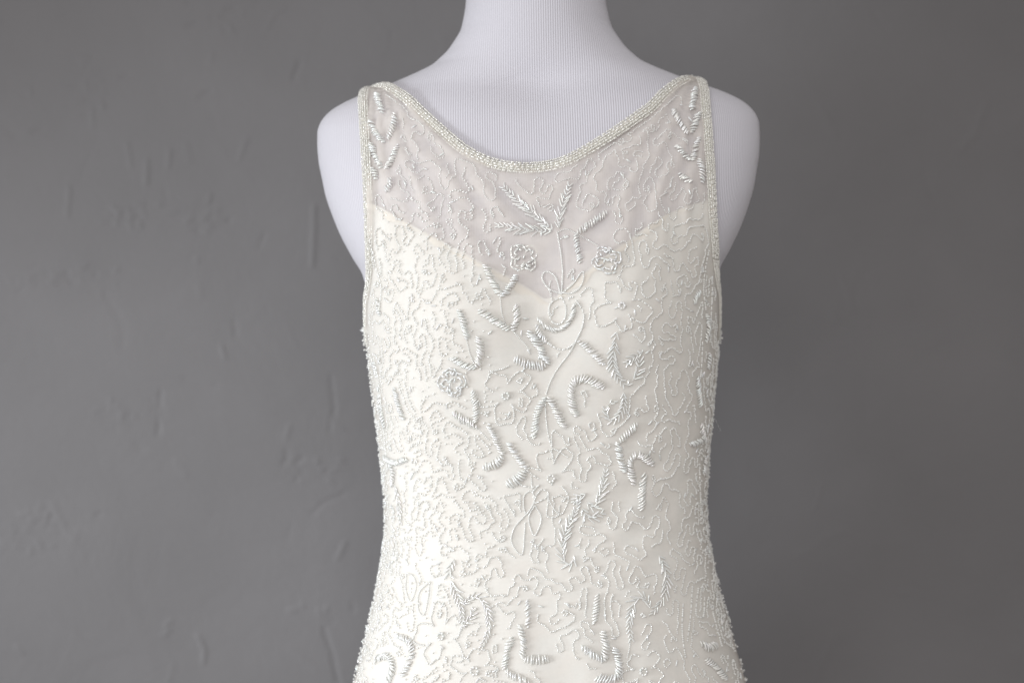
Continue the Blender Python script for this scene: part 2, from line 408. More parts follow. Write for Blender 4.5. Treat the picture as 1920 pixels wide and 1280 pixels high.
def cloth(VV, funcs):
    V = VV.reshape(-1, 3); F = GF
    gpos = GP.reshape(-1, 3); pys = G_PY.ravel(); tag_ = np.stack([gpos[:, 0], gpos[:, 1], gpos[:, 2], pys], 1)
    allv = np.hstack([V, tag_])
    for fn in funcs:
        g = fn(allv[:, 3:6], allv[:, 6]); allv, F, _ = clip(allv, F, g)
    used = np.zeros(len(allv), bool); used[F.ravel()] = True; idx = np.cumsum(used) - 1
    F = idx[F]
    return allv[used][:, :3], [tuple(f) if f[2] != f[3] else tuple(f[:3]) for f in F], allv[used][:, 3:]

f_arm = lambda P, py: g_arm(P, py)
f_neck = lambda P, py: g_neck(P + 0)
f_sweet = lambda P, py: g_sweet(P)
dress = bpy.data.objects.new('beaded_dress', None); COL.objects.link(dress); dress.location = (0, YC, -0.60)
tag(dress, 'sleeveless ivory gown with sheer yoke, covered in glass bead embroidery, worn by the dress form', 'dress')
PARENT_OFF = Vector((0, -YC, 0.60))
def part(name, me, parent=None, **k):
    o = bpy.data.objects.new(name, me); COL.objects.link(o)
    if parent is None: o.parent = dress; o.location = PARENT_OFF
    else: o.parent = parent
    return tag(o, **k)

vl, fl, _ = cloth(LINV, [f_arm, f_sweet]); lin = part('lining', mesh_np('lining', vl, fl, M_LINING))
vn, fn_, tn = cloth(NETV, [f_arm, f_neck]); me = mesh_np('net_overlay', vn, fn_, M_NET)
at = me.attributes.new('gather', 'FLOAT', 'POINT'); at.data.foreach_set('value', np.clip(.5 + net_fold(tn[:, :3]) / .0045, 0, 1).astype(np.float32))
part('net_overlay', me)

# ------------------------------------------------------------------ bead templates
def seed_template():
    v = [(0, 0, 1)]; f = []
    for i, th in enumerate((45, 90, 135)):
        for j in range(6):
            a = j * math.pi / 3 + (i % 2) * math.pi / 6; t = math.radians(th); v.append((math.sin(t) * math.cos(a), math.sin(t) * math.sin(a), math.cos(t)))
    v.append((0, 0, -1))
    for j in range(6): f.append((0, 1 + j, 1 + (j + 1) % 6))
    for i in range(2):
        b = 1 + 6 * i
        for j in range(6):
            p, q, r_, s_ = b + j, b + (j + 1) % 6, b + 6 + j, b + 6 + (j + 1) % 6
            if i == 0: f += [(p, r_, q), (q, r_, s_)]
            else: f += [(p, r_, s_), (p, s_, q)]
    for j in range(6): f.append((13 + j, 19, 13 + (j + 1) % 6))
    return np.array(v, float), np.array(f, int)
def bugle_template():
    """unit tube along z, -0.5..0.5, radius 1, rims rounded in"""
    v = []; f = []
    for z, r_ in ((-.5, .55), (-.46, 1), (.46, 1), (.5, .55)):
        for j in range(7): a = j * 2 * math.pi / 7; v.append((r_ * math.cos(a), r_ * math.sin(a), z))
    for i in range(3):
        for j in range(7):
            p, q = i * 7 + j, i * 7 + (j + 1) % 7; f += [(p, q, q + 7), (p, q + 7, p + 7)]
    for j in range(1, 6): f += [(0, j + 1, j), (21, 21 + j, 22 + j)]
    return np.array(v, float), np.array(f, int)
SEED_V, SEED_F = seed_template(); BUG_V, BUG_F = bugle_template()

def frames(P, T, Nn):
    """orthonormal frames: z = tangent, x = normal"""
    T = T / (np.linalg.norm(T, axis=1, keepdims=True) + 1e-12)
    Nn = Nn - T * (Nn * T).sum(1, keepdims=True); Nn /= np.linalg.norm(Nn, axis=1, keepdims=True) + 1e-12
    B = np.cross(T, Nn); return np.stack([Nn, B, T], -1)          # columns
def instance(tv, tf, pos, fr, scl):
    """pos (n,3), fr (n,3,3), scl (n,3) -> verts, faces"""
    n = len(pos); loc = tv[None] * scl[:, None, :]
    v = np.einsum('nij,nkj->nki', fr, loc) + pos[:, None, :]
    f = tf[None] + (np.arange(n) * len(tv))[:, None, None]
    return v.reshape(-1, 3), f.reshape(-1, 3)
class Beads:
    def __init__(s): s.v = []; s.f = []; s.n = 0
    def add(s, v, f): s.v.append(v); s.f.append(f + s.n); s.n += len(v)
    def seeds(s, P, T, Nn, r, squash=.85):
        n = len(P)
        if n == 0: return
        P, T, Nn = map(np.asarray, (P, T, Nn)); r = np.broadcast_to(np.asarray(r, float), (n,)) * rng.uniform(.86, 1.12, n)
        s.add(*instance(SEED_V, SEED_F, P + Nn * (r * .75)[:, None], frames(P, T + rng.normal(0, .12, (n, 3)), Nn), np.stack([r, r, r * squash], 1)))
    def bugles(s, A, B, Nn, r, lift=1.0):
        A, B, Nn = map(np.asarray, (A, B, Nn)); n = len(A)
        if n == 0: return
        d = B - A; L_ = np.linalg.norm(d, axis=1)
        s.add(*instance(BUG_V, BUG_F, (A + B) / 2 + Nn * (r * lift), frames(A, d, Nn), np.stack([np.full(n, r), np.full(n, r), L_], 1)))
    def empty(s): return s.n == 0
    def mesh(s, name, mat): return mesh_np(name, np.vstack(s.v), np.vstack(s.f), mat)

PX = S * 0.915                    # a photo pixel on the front of the dress
SEED_R = 1.85 * PX
def smooth_px(pts, step=1.0):
    """Catmull-Rom through pixel points, even steps"""
    p = np.array(pts, float)
    if len(p) == 2: dense = p[0] + (p[1] - p[0]) * np.linspace(0, 1, 40)[:, None]
    else:
        q = np.vstack([2 * p[0] - p[1], p, 2 * p[-1] - p[-2]]); o = []
        for i in range(1, len(q) - 2):
            t = np.linspace(0, 1, 24, endpoint=False)[:, None]
            o.append(.5 * (2 * q[i] + (q[i+1] - q[i-1]) * t + (2*q[i-1] - 5*q[i] + 4*q[i+1] - q[i+2]) * t**2 + (-q[i-1] + 3*q[i] - 3*q[i+1] + q[i+2]) * t**3))
        dense = np.vstack(o + [p[-1:]])
    a = np.concatenate([[0], np.cumsum(np.linalg.norm(np.diff(dense, axis=0), axis=1))])
    n = max(2, int(a[-1] / step) + 1); t = np.linspace(0, a[-1], n)
    return np.stack([np.interp(t, a, dense[:, 0]), np.interp(t, a, dense[:, 1])], 1)
OCC = []                           # occupied chart points (A metres, py, radius px)
def project(pts2, rad=0):
    P, Nn = [], []
    for i, (x, y) in enumerate(pts2):
        h = hit(x, y)
        if h is None: continue
        P.append(h[0]); Nn.append(h[1])
        if rad and i % 4 == 0:
            A, py = chart_of(*h); OCC.append((A, py, rad))
    return np.array(P), np.array(Nn)
def resample(P, Nn, step):
    a = np.concatenate([[0], np.cumsum(np.linalg.norm(np.diff(P, axis=0), axis=1))]); n = max(2, int(a[-1] / step) + 1)
    t = np.linspace(0, a[-1], n); f = lambda M: np.stack([np.interp(t, a, M[:, k]) for k in range(3)], 1)
    p, q = f(P), f(Nn); q /= np.linalg.norm(q, axis=1, keepdims=True); return p, q, np.gradient(p, axis=0)

# ------------------------------------------------------------------ motifs
BAR_X = np.linspace(-1, 1, 6)
def bars(bd, C, Dv, Nn, half, r, rise):
    """short arched rows of beads laid across a padded cord: curved bars"""
    n = len(C); ring = 6; vs = []
    Dv = Dv / np.linalg.norm(Dv, axis=1, keepdims=True); side = np.cross(Dv, Nn)
    for k, x in enumerate(BAR_X):
        rr = r * (0.62 if k in (0, len(BAR_X) - 1) else (1.0 if k % 2 else .93))
        c = C + Dv * (half * x)[:, None] + Nn * (rise * (1 - x * x))[:, None] + Nn * (r * .55)
        for j in range(ring):
            a = j * 2 * math.pi / ring; vs.append(c + side * (rr * math.cos(a)) + Nn * (rr * math.sin(a)))
    v = np.stack(vs, 1); m = v.shape[1]; f = []
    for k in range(len(BAR_X) - 1):
        for j in range(ring):
            p, q = k * ring + j, k * ring + (j + 1) % ring; f += [(p, q, q + ring), (p, q + ring, p + ring)]
    for j in range(1, ring - 1): f += [(0, j + 1, j), (m - ring, m - ring + j, m - ring + j + 1)]
    F = (np.array(f)[None] + (np.arange(n) * m)[:, None, None]).reshape(-1, 3)
    bd.add(v.reshape(-1, 3), F)
def rope(pts, hw=7.0, slant=56, pitch=5.0, sgn=None, name='beaded_rope', bd=None):
    P, Nn = project(smooth_px(pts), hw + 11)
    if len(P) < 3: return
    p, n, t = resample(P, Nn, pitch * PX); t /= np.linalg.norm(t, axis=1, keepdims=True); b = np.cross(n, t)
    sg = sgn if sgn is not None else random.choice((-1, 1)); k = len(p)
    a = np.radians(slant + rng.normal(0, 5, k)) * sg
    d = t * np.cos(a)[:, None] + b * np.sin(a)[:, None]
    u = np.linspace(0, 1, k); prof = np.clip(np.minimum(u, 1 - u) * 9 + .62, 0, 1)
    own = bd is None; bd = bd or Beads()
    p = p + rng.normal(0, .5 * PX, p.shape); n = n + rng.normal(0, .10, n.shape); n /= np.linalg.norm(n, axis=1, keepdims=True)
    bars(bd, p, d, n, hw * 1.2 * PX * prof * rng.uniform(.8, 1.15, k), 1.9 * PX, 4.4 * PX * prof * rng.uniform(.8, 1.2, k))
    if own: part(name, bd.mesh(name, M_BUGLE))
def chain(pts, pitch=3.5, r=1.0, name='bead_chain', bd=None, close=False, rad=9, bug=0.0):
    P, Nn = project(smooth_px(pts), rad)
    if len(P) < 3: return
    own = bd is None; bd = bd or Beads()
    p, n, t = resample(P, Nn, pitch * PX)
    sel = np.ones(len(p), bool)
    if bug:                        # some of the string is short bugles
        i = 0; A, B, Q = [], [], []
        while i < len(p) - 3:
            if random.random() < bug * .34:
                A.append(p[i]); B.append(p[i + 2]); Q.append(n[i]); sel[i:i + 3] = False; i += 3
            i += 1
        if A: bd.bugles(A, B, Q, 1.5 * PX)
    bd.seeds(p[sel], t[sel], n[sel], SEED_R * r)
    if own: part(name, bd.mesh(name, M_SEED))
BUG_ME = mesh_np('bugle_bead', BUG_V, BUG_F, M_BUGLE)
n_single = 0; EXTRA = Beads()
def leaf_spray(pts, length=14.0, pitch=5.6, ang=27, thick=1.45, taper=True, sides=(1, -1), width2=False):
    """herringbone of single bugle beads along a thin beaded spine"""
    global n_single
    length *= 1.12; pitch *= 1.28
    P, Nn = project(smooth_px(pts), length * .75 + 6)
    if len(P) < 3: return
    bd = Beads(); p, n, t = resample(P, Nn, 3.4 * PX); bd.seeds(p, t, n, SEED_R * .6)
    root = part('leaf_spray', bd.mesh('leaf_spray', M_SEED))
    p, n, t = resample(P, Nn, pitch * PX); t /= np.linalg.norm(t, axis=1, keepdims=True); b = np.cross(n, t); k = len(p)
    for i in range(k):
        u = i / max(1, k - 1); f = 1.0 if not taper else .62 + .55 * math.sin(math.pi * min(1, u * 1.05 + .08))
        for sd in sides:
            if random.random() < .06: continue
            a = math.radians(ang + random.gauss(0, 6)) * sd; d = t[i] * math.cos(a) + b[i] * math.sin(a)
            L_ = length * PX * f * random.uniform(.85, 1.12); st = p[i] + d * (1.6 * PX)
            rows = [(st, 0)] + ([(st + b[i] * sd * 6.5 * PX, 1)] if width2 and .15 < u < .85 else [])
            for q, _ in rows:
                c = q + d * (L_ / 2) + n[i] * (1.9 * PX + random.random() * .9 * PX)
                fr = frames(c[None], (d + n[i] * random.gauss(0, .10))[None], n[i][None])[0]
                if n_single >= 300:
                    EXTRA.bugles([c - d * L_ / 2], [c + d * L_ / 2], [n[i]], thick * PX, 0); continue
                o = bpy.data.objects.new('bugle_bead', BUG_ME); COL.objects.link(o); o.parent = root
                M = Matrix(((*(fr[0] * (thick * PX, thick * PX, L_)), c[0]), (*(fr[1] * (thick * PX, thick * PX, L_)), c[1]), (*(fr[2] * (thick * PX, thick * PX, L_)), c[2]), (0, 0, 0, 1)))
                o.matrix_basis = M; n_single += 1
def tangent_frame(cx, cy):
    h = hit(cx, cy); p, n = h; hx = hit(cx + 6, cy)[0] - p; ex = hx - n * np.dot(hx, n); ex /= np.linalg.norm(ex); ey = np.cross(n, ex)
    if ey[2] < 0: ey = -ey
    A, py = chart_of(p, n); return p, n, ex, ey, A, py
def bead_flower(cx, cy, R=26, rot=.3):
    p, n, ex, ey, A, py = tangent_frame(cx, cy); OCC.append((A, py, R + 7)); bd = Beads()
    for k in range(4):
        a0 = rot + k * math.pi / 2; pc = np.array([math.cos(a0), math.sin(a0)]) * R * .5
        for j, rr in enumerate((R * .24, R * .46)):
            m = (4, 6)[j]; an = a0 + np.linspace(-2.0, 2.0, m + 1) + rng.normal(0, .10, m + 1); rr = rr * random.uniform(.88, 1.12); A_, B_ = [], []
            for i in range(m):
                q0 = pc + rr * np.array([math.cos(an[i]), math.sin(an[i])]); q1 = pc + rr * np.array([math.cos(an[i + 1]), math.sin(an[i + 1])])
                l = (.3 + (1 - j) * .7 + random.uniform(-.5, .8)) * PX; q0 = q0 + rng.normal(0, 1.1, 2); q1 = q1 + rng.normal(0, 1.1, 2)
                A_.append(p + (ex * q0[0] + ey * q0[1]) * PX + n * l); B_.append(p + (ex * q1[0] + ey * q1[1]) * PX + n * l)
            bd.bugles(A_, B_, np.repeat(n[None], m, 0), 1.75 * PX, .6)
    A_, B_ = [], []
    for _ in range(10):
        a = random.uniform(0, 6.28); c = np.array([random.gauss(0, 8.5), random.gauss(0, 8.5)]); d = np.array([math.cos(a), math.sin(a)]) * 4.5
        A_.append(p + (ex * (c - d)[0] + ey * (c - d)[1]) * PX + n * 3 * PX); B_.append(p + (ex * (c + d)[0] + ey * (c + d)[1]) * PX + n * 3 * PX)
    bd.bugles(A_, B_, np.repeat(n[None], 10, 0), 1.7 * PX, .8)
    part('bead_flower', bd.mesh('bead_flower', M_BUGLE))
def bead_ring(cx, cy, R=6.0):
    p, n, ex, ey, A, py = tangent_frame(cx, cy); OCC.append((A, py, R + 8)); bd = Beads(); an = np.linspace(0, 2 * math.pi, 8)[:-1]
    q = [p + (ex * math.cos(a) + ey * math.sin(a)) * R * PX + n * 1.2 * PX for a in an]
    t = [-(ex * math.sin(a)) + ey * math.cos(a) for a in an]
    bd.seeds(q, t, np.repeat(n[None], 7, 0), 2.7 * PX, 1.1)
    part('bead_ring', bd.mesh('bead_ring', M_BUGLE))
def block(x, y, r):
    h = hit(x, y)
    if h: A, py = chart_of(*h); OCC.append((A, py, r))
def petal_flower(cx, cy, R, k=5, rot=0.0, sq=1.0, depth=.52):
    """open flower drawn with one string of beads"""
    th = np.linspace(0, 2 * math.pi, 160); ph = random.uniform(0, 6)
    r = R * (.34 + .66 * np.abs(np.cos(k / 2 * (th - rot))) ** .55) * (1 + .12 * np.sin(3 * th + ph) + .06 * np.sin(13 * th + ph)); tt = th + .10 * np.sin(2 * th + ph)
    pts = np.stack([cx + r * np.cos(tt) * sq, cy + r * np.sin(tt)], 1); g0 = random.randrange(160); pts = np.roll(pts[:-1], g0, 0)[:146]
    chain(pts, 3.6, 1.05, 'flower_outline', rad=9, bug=.5); block(cx, cy, R * .62)

# --- sheer yoke
leaf_spray([(1036, 431), (990, 393), (946, 354)], 15, 6.2)
leaf_spray([(1034, 434), (985, 431), (938, 424)], 15, 6.2)
leaf_spray([(1047, 428), (1053, 392), (1066, 352)], 15, 6.4)
chain([(1045, 437), (1051, 470), (1055, 510), (1053, 551)], 3.2, 1.1)
chain([(1045, 436), (1062, 430), (1078, 437), (1100, 449), (1120, 460)], 3.2, .9)
rope([(1084, 435), (1108, 419), (1137, 399)], 6.5, sgn=1); rope([(1079, 442), (1083, 465), (1088, 492)], 5.5, 65, sgn=-1)
chain([(1051, 550), (1030, 542), (1017, 524), (1020, 511), (1031, 511), (1043, 522), (1050, 548)], 3.2, 1.15)
chain([(1056, 548), (1075, 532), (1092, 509), (1094, 525), (1085, 542), (1070, 550), (1057, 549)], 3.2, 1.05)
bead_flower(982, 484, 30, .75); bead_flower(1137, 488, 29, .4); bead_flower(848, 716, 30, .2)
# left strap
for a in ([(706, 176), (710, 192), (715, 212)], [(740, 214), (736, 238), (728, 260)], [(694, 228), (704, 248), (719, 268)],
          [(746, 274), (737, 295), (725, 316)], [(695, 270), (704, 293), (714, 314)], [(734, 336), (724, 358)], [(699, 316), (706, 335)]):
    rope(a, 6.6, 58)
# right strap
for a in ([(1303, 166), (1300, 187), (1297, 206)], [(1262, 207), (1274, 230), (1288, 249)], [(1310, 213), (1303, 233), (1296, 249)],
          [(1269, 274), (1281, 288), (1293, 301)], [(1310, 259), (1304, 281), (1299, 301)], [(1274, 327), (1284, 334), (1295, 341)]):
    rope(a, 6.6, 58)
rope([(1312, 301), (1316, 320), (1316, 341)], 7.5, 62)
# --- bodice
rope([(909, 498), (922, 526), (938, 554)], 7, sgn=1); rope([(967, 517), (957, 536), (943, 555)], 6.5, sgn=-1)
rope([(900, 581), (922, 597), (952, 617)], 7); rope([(966, 573), (969, 597), (962, 617)], 7.5, sgn=-1)
rope([(861, 582), (870, 607), (875, 633)], 7, sgn=1); rope([(896, 632), (901, 658), (894, 686)], 7.5); rope([(889, 690), (868, 683), (847, 670)], 7)
rope([(993, 622), (1011, 650), (1026, 680)], 8.5, 50, sgn=1); rope([(1022, 685), (998, 685), (965, 673)], 8, 75)
rope([(1005, 611), (1013, 628), (1024, 640)], 6)
rope([(1008, 599), (1022, 612), (1040, 618), (1058, 612), (1072, 594), (1077, 572)], 6.5, 30, 5)
chain([(1081, 564), (1094, 585), (1093, 609), (1081, 636), (1065, 652), (1046, 654), (1028, 643)], 3.6, 1.35, bug=.6)
chain([(1054, 557), (1034, 567), (1029, 585), (1036, 604), (1050, 607), (1060, 595), (1061, 575), (1053, 557)], 3.3, 1.2, bug=.4)
rope([(1086, 640), (1103, 652), (1132, 682)], 6.5, 62, sgn=1)
chain([(1093, 612), (1070, 658), (1046, 690), (1032, 715), (1024, 738)], 3.2, 1.05, rad=11)
chain([(1022, 750), (1024, 785), (1028, 815), (1035, 838), (1046, 844), (1064, 856)], 3.2, 1.0, rad=11, bug=.3)
rope([(1020, 746), (1008, 770), (1003, 795), (1002, 818)], 7.5, 55, sgn=-1); rope([(1031, 746), (1042, 768), (1059, 801)], 7.5, 55, sgn=1)
rope([(1079, 779), (1072, 752), (1073, 722), (1083, 711), (1100, 710), (1131, 725)], 7.5, 60, sgn=1)
leaf_spray([(1156, 622), (1152, 650), (1149, 676), (1155, 701), (1168, 718)], 15, 6.4, 30)
leaf_spray([(1176, 722), (1190, 708), (1197, 688), (1200, 664)], 13, 6.4, 30); leaf_spray([(1204, 660), (1190, 667), (1177, 678)], 12, 6, 35)
leaf_spray([(1169, 736), (1168, 757), (1160, 777), (1147, 787), (1136, 774), (1138, 760), (1150, 752)], 12, 6.4, 30)
chain([(960, 619), (978, 638), (992, 655)], 3.4, .9); chain([(938, 556), (941, 588), (949, 611)], 3.4, .9); chain([(875, 637), (881, 662), (888, 680)], 3.4, .9)
chain([(917, 696), (938, 692), (953, 686)], 3.4, 1.0)
petal_flower(948, 741, 52, 5, .4); bead_ring(948, 741)
petal_flower(1166, 573, 52, 5, .2); bead_ring(1166, 573, 5.2)
rope([(885, 733), (892, 762), (891, 790)], 6.5); rope([(849, 773), (870, 787), (893, 799)], 7.5)
chain([(894, 800), (905, 812), (916, 824)], 3.5, .9)
rope([(917, 795), (929, 822), (942, 850)], 6.5, 55, sgn=1); rope([(954, 829), (968, 853), (986, 877)], 7, 60, sgn=1)
rope([(942, 857), (929, 869), (908, 876)], 7.5, 85); rope([(982, 883), (972, 898), (951, 909)], 8.5, 85)
chain([(987, 880), (998, 889), (1009, 896)], 3.4, .9, bug=.5)
bead_ring(1033, 896, 6.5); petal_flower(1033, 896, 60, 6, .1, .9)
chain([(996, 893), (997, 905), (999, 925)], 3.3, .95)
chain([(1003, 930), (994, 920), (983, 929), (982, 949), (987, 962), (998, 948), (1004, 932)], 3.2, 1.05)
chain([(1004, 948), (1015, 972), (1003, 1003), (994, 987), (992, 967), (1002, 948)], 3.2, 1.05)
chain([(987, 963), (965, 988), (959, 1013), (970, 1034), (980, 1037), (983, 1005), (985, 980)], 3.2, 1.05)
chain([(1006, 927), (1016, 917), (1027, 923), (1027, 945), (1026, 967), (1046, 966), (1049, 948)], 3.4, 1.05, bug=.4)
rope([(1194, 796), (1179, 810), (1163, 825)], 7, 62, sgn=1); rope([(1159, 830), (1162, 855), (1171, 883)], 7, 62, sgn=1)
rope([(1188, 906), (1183, 884), (1182, 863), (1193, 852), (1208, 857), (1224, 870)], 7, 60, sgn=1); rope([(1206, 890), (1204, 920), (1203, 952)], 8.5, 50, sgn=-1)
leaf_spray([(1101, 942), (1112, 950), (1121, 937), (1130, 912), (1135, 886)], 14, 6, 28); leaf_spray([(1092, 953), (1102, 969), (1126, 962)], 13, 6, 30)
leaf_spray([(1076, 1040), (1073, 1055), (1060, 1056), (1054, 1036), (1056, 1012), (1064, 988), (1075, 968), (1084, 940)], 15, 5.8, 28)
leaf_spray([(1098, 925), (1086, 931), (1078, 938)], 11, 6, 25)
# --- skirt front
leaf_spray([(1236, 1042), (1247, 1066), (1249, 1095), (1242, 1120), (1224, 1148)], 15, 6.2, 28)
leaf_spray([(1218, 1138), (1208, 1120), (1194, 1122), (1185, 1140), (1180, 1166), (1182, 1194)], 14, 6.2, 28)
chain([(1182, 1196), (1180, 1214), (1176, 1232)], 3.3, .95)
leaf_spray([(851, 1048), (843, 1072), (850, 1097), (859, 1116), (866, 1140), (868, 1168)], 14, 6.4, 30)
leaf_spray([(866, 1172), (881, 1161), (888, 1146)], 13, 6, 30); leaf_spray([(872, 1131), (886, 1119), (900, 1120), (913, 1140), (917, 1166), (913, 1190), (905, 1208)], 13, 6.2, 28)
rope([(988, 1125), (990, 1149), (990, 1174)], 5.5, 55, sgn=-1); rope([(975, 1173), (981, 1203), (979, 1234)], 6.5, 55, sgn=1)
rope([(959, 1195), (950, 1221), (946, 1251)], 7, 55, sgn=-1); rope([(985, 1235), (1005, 1237), (1028, 1235)], 7.5, 88)
rope([(948, 1258), (968, 1269), (992, 1278)], 7); rope([(745, 1192), (765, 1200), (773, 1219), (767, 1240), (754, 1266)], 7.5)
rope([(706, 1234), (726, 1230), (736, 1243), (734, 1262), (727, 1284)], 7.5)
bead_ring(827, 1192); bead_ring(890, 1257, 7); bead_ring(1206, 1258, 6.5)
petal_flower(826, 1192, 58, 5, .8, .85); petal_flower(890, 1254, 44, 4, .3)
chain([(763, 1075), (762, 1105), (771, 1126), (781, 1100), (776, 1080), (764, 1074)], 3.4, 1); chain([(806, 1090), (787, 1110), (785, 1140), (795, 1152), (803, 1122), (806, 1092)], 3.4, 1)
rope([(1120, 1116), (1118, 1140), (1114, 1167)], 6.5, 55, sgn=-1); rope([(1131, 1184), (1136, 1210), (1133, 1236)], 7.5, 60, sgn=1)
rope([(1092, 1214), (1112, 1227), (1131, 1236)], 7); rope([(1153, 1214), (1160, 1236), (1161, 1258), (1150, 1271), (1118, 1272)], 8, 60)
petal_flower(1206, 1258, 40, 5, .3)
rope([(1314, 1207), (1328, 1213), (1342, 1208)], 8); rope([(1324, 1236), (1342, 1250), (1360, 1272)], 8)
chain([(1308, 1103), (1305, 1130), (1304, 1151), (1312, 1157), (1318, 1153), (1320, 1120)], 4, 1.3, bug=.9)
# --- sides
for a in ([(741, 729), (748, 759), (757, 785)], [(722, 858), (740, 866), (764, 860)], [(735, 872), (738, 890), (737, 906)], [(712, 740), (716, 770), (722, 800)],
          [(1307, 708), (1309, 734), (1312, 760)], [(1314, 796), (1317, 812), (1321, 826)], [(1293, 834), (1307, 829), (1320, 820)], [(1324, 590), (1328, 610), (1322, 640)], [(1321, 860), (1318, 890)],
          [(1300, 566), (1310, 548)], [(1330, 665), (1327, 690)], [(703, 680), (708, 705)], [(708, 560), (712, 590)]):
    rope(a, 6.5, 55)
leaf_spray([(742, 910), (748, 940), (752, 974)], 14, 7.5, 22)
for a in ([(700, 470), (706, 500), (716, 540), (712, 580)], [(694, 448), (698, 470), (702, 500)], [(700, 660), (712, 720), (720, 800), (728, 880)], [(1328, 470), (1322, 500), (1318, 540), (1322, 580)],
          [(1334, 540), (1332, 600), (1330, 640)], [(1316, 640), (1314, 690), (1310, 720)], [(1310, 870), (1312, 930), (1313, 980)], [(1297, 1100), (1294, 1150), (1288, 1200)], [(1336, 1150), (1344, 1180), (1352, 1210)],
          [(1280, 1130), (1278, 1180), (1284, 1230)]):
    chain(a, 4, 1.25, bug=.9)

# ------------------------------------------------------------------ trims: five strings of beads along each edge
def surf_x(x, py, back):
    """body point at world x on row py, and its normal, by grid"""
    w = float(fW(py)); n = float(fN(py)); u = min(.9995, abs(x) / w); ph = math.asin(u ** (n / 2)) * (1 if x >= 0 else -1)
    if back: ph = math.copysign(math.pi, ph) - ph
    cf = (ph + math.pi) / (2 * math.pi) * NP; rf = row_of(py)
    return grid_at(GP, rf, cf), grid_at(GN, rf, cf)
def ridge_py(x):
    return float(np.interp(abs(x), fW(np.arange(60, 240, .5)), np.arange(60, 240, .5)))
def trim(name, pts, nstr=5, gap=4.9, bug=.45, tape_w=7.6, lift=.0032):
    """pts: list of (pos, normal). A tape with strings of beads on it."""
    P = np.array([a for a, _ in pts]); Nn = np.array([b for _, b in pts])
    # smooth
    a = np.concatenate([[0], np.cumsum(np.linalg.norm(np.diff(P, axis=0), axis=1))]); t = np.arange(0, a[-1], .0012)
    f = lambda M: np.stack([np.interp(t, a, M[:, k]) for k in range(3)], 1)
    p, n = f(P), f(Nn)
    for _ in range(10):
        p[1:-1] = (p[:-2] + 2 * p[1:-1] + p[2:]) / 4; n[1:-1] = (n[:-2] + 2 * n[1:-1] + n[2:]) / 4
    n /= np.linalg.norm(n, axis=1, keepdims=True); tg = np.gradient(p, axis=0); tg /= np.linalg.norm(tg, axis=1, keepdims=True); b = np.cross(n, tg)
    p = p + n * lift
    # tape: a thin rounded band
    k = len(p); prof = [(-1, -.9), (-1, .2), (-.7, .8), (0, 1.1), (.7, .8), (1, .2), (1, -.9)]; V = []
    for (u, h) in prof: V.append(p + b * (u * tape_w * PX) + n * (h * 1.6 * PX))
    V = np.stack(V, 1).reshape(-1, 3); m = len(prof); F = grid_faces(k, m, True)
    tape = part(name, mesh_np(name, V, F, M_TAPE))
    for s_ in range(nstr):
        off = (s_ - (nstr - 1) / 2) * gap; h = 1.6 * PX * (1.1 - .75 * (off / tape_w) ** 2)
        q, qn, qt = resample(p + b * (off * PX) + n * h, n, 3.5 * PX); bd = Beads(); sel = np.ones(len(q), bool); A, B, Q = [], [], []; i = random.randrange(3)
        pb = bug if s_ in (1, 2, 3) else bug * .4
        while i < len(q) - 3:
            if random.random() < pb:
                A.append(q[i] - qt[i] * .4); B.append(q[i + 2] - qt[i] * .1); Q.append(qn[i]); sel[i:i + 3] = False; i += 2
            i += 1
        if A: bd.bugles(A, B, Q, 2.05 * PX, .45)
        q = q + rng.normal(0, .28 * PX, q.shape)
        bd.seeds(q[sel], qt[sel], qn[sel], 2.2 * PX, .85)
        part('bead_strand', bd.mesh('bead_strand', M_TRIM), tape)
# neckline
pts = []
for (x, y) in smooth_px(NECK[2:-3], 3): 
    h = hit(x, y)
    if h: pts.append((h[0] - h[1] * OFF_NET, h[1]))
def ridge_run(x0, x1, py_front, m=5):
    """over the shoulder from the front at (x0, py_front) to the back"""
    out = []; pr = ridge_py(x1)
    for q in np.linspace(0, 1, m)[1:]:
        x = x0 + (x1 - x0) * q; py = py_front + (ridge_py(x) + 1.5 - py_front) * q; out.append(surf_x(x, py, False))
    for q in np.linspace(0, 1, m)[1:]:
        py = ridge_py(x1) + 1.5 + 26 * q * q; out.append(surf_x(x1 * (1 - .02 * q), py, True))
    return out
def unpy(P): return 640 - P[2] / S
L0, R0 = pts[0][0], pts[-1][0]
left = ridge_run(L0[0], -.148, unpy(L0)); right = ridge_run(R0[0], .141, unpy(R0))
xb0, xb1 = left[-1][0][0], right[-1][0][0]; pb0, pb1 = unpy(left[-1][0]), unpy(right[-1][0]); back = []
for q in np.linspace(0, 1, 26)[1:-1]:
    x = xb1 + (xb0 - xb1) * q; py = pb1 + (pb0 - pb1) * q + 75 * math.sin(math.pi * q); back.append(surf_x(x, py, True))
loop = left[::-1] + pts + right + back
trim('neckline_trim', loop)
# armholes
for side in (-1, 1):
    t = UL if side < 0 else UR; ex = edge_x_top(side); fr_, bk = [], []
    py0 = ridge_py(ex) + 2; rows_ = list(np.arange(py0, 628, 6)) + [632, 636, 639]
    for py in rows_:
        u = ex / float(fW(py)) if py < t[0][0] else float(edge_u(py, side)); x = side * min(u, .9999) * float(fW(py))
        fr_.append(surf_x(x, py, False)); bk.append(surf_x(x, py, True))
    trim('armhole_trim', fr_ + bk[::-1], 5, 4.5, .16, 6.6, .0036)

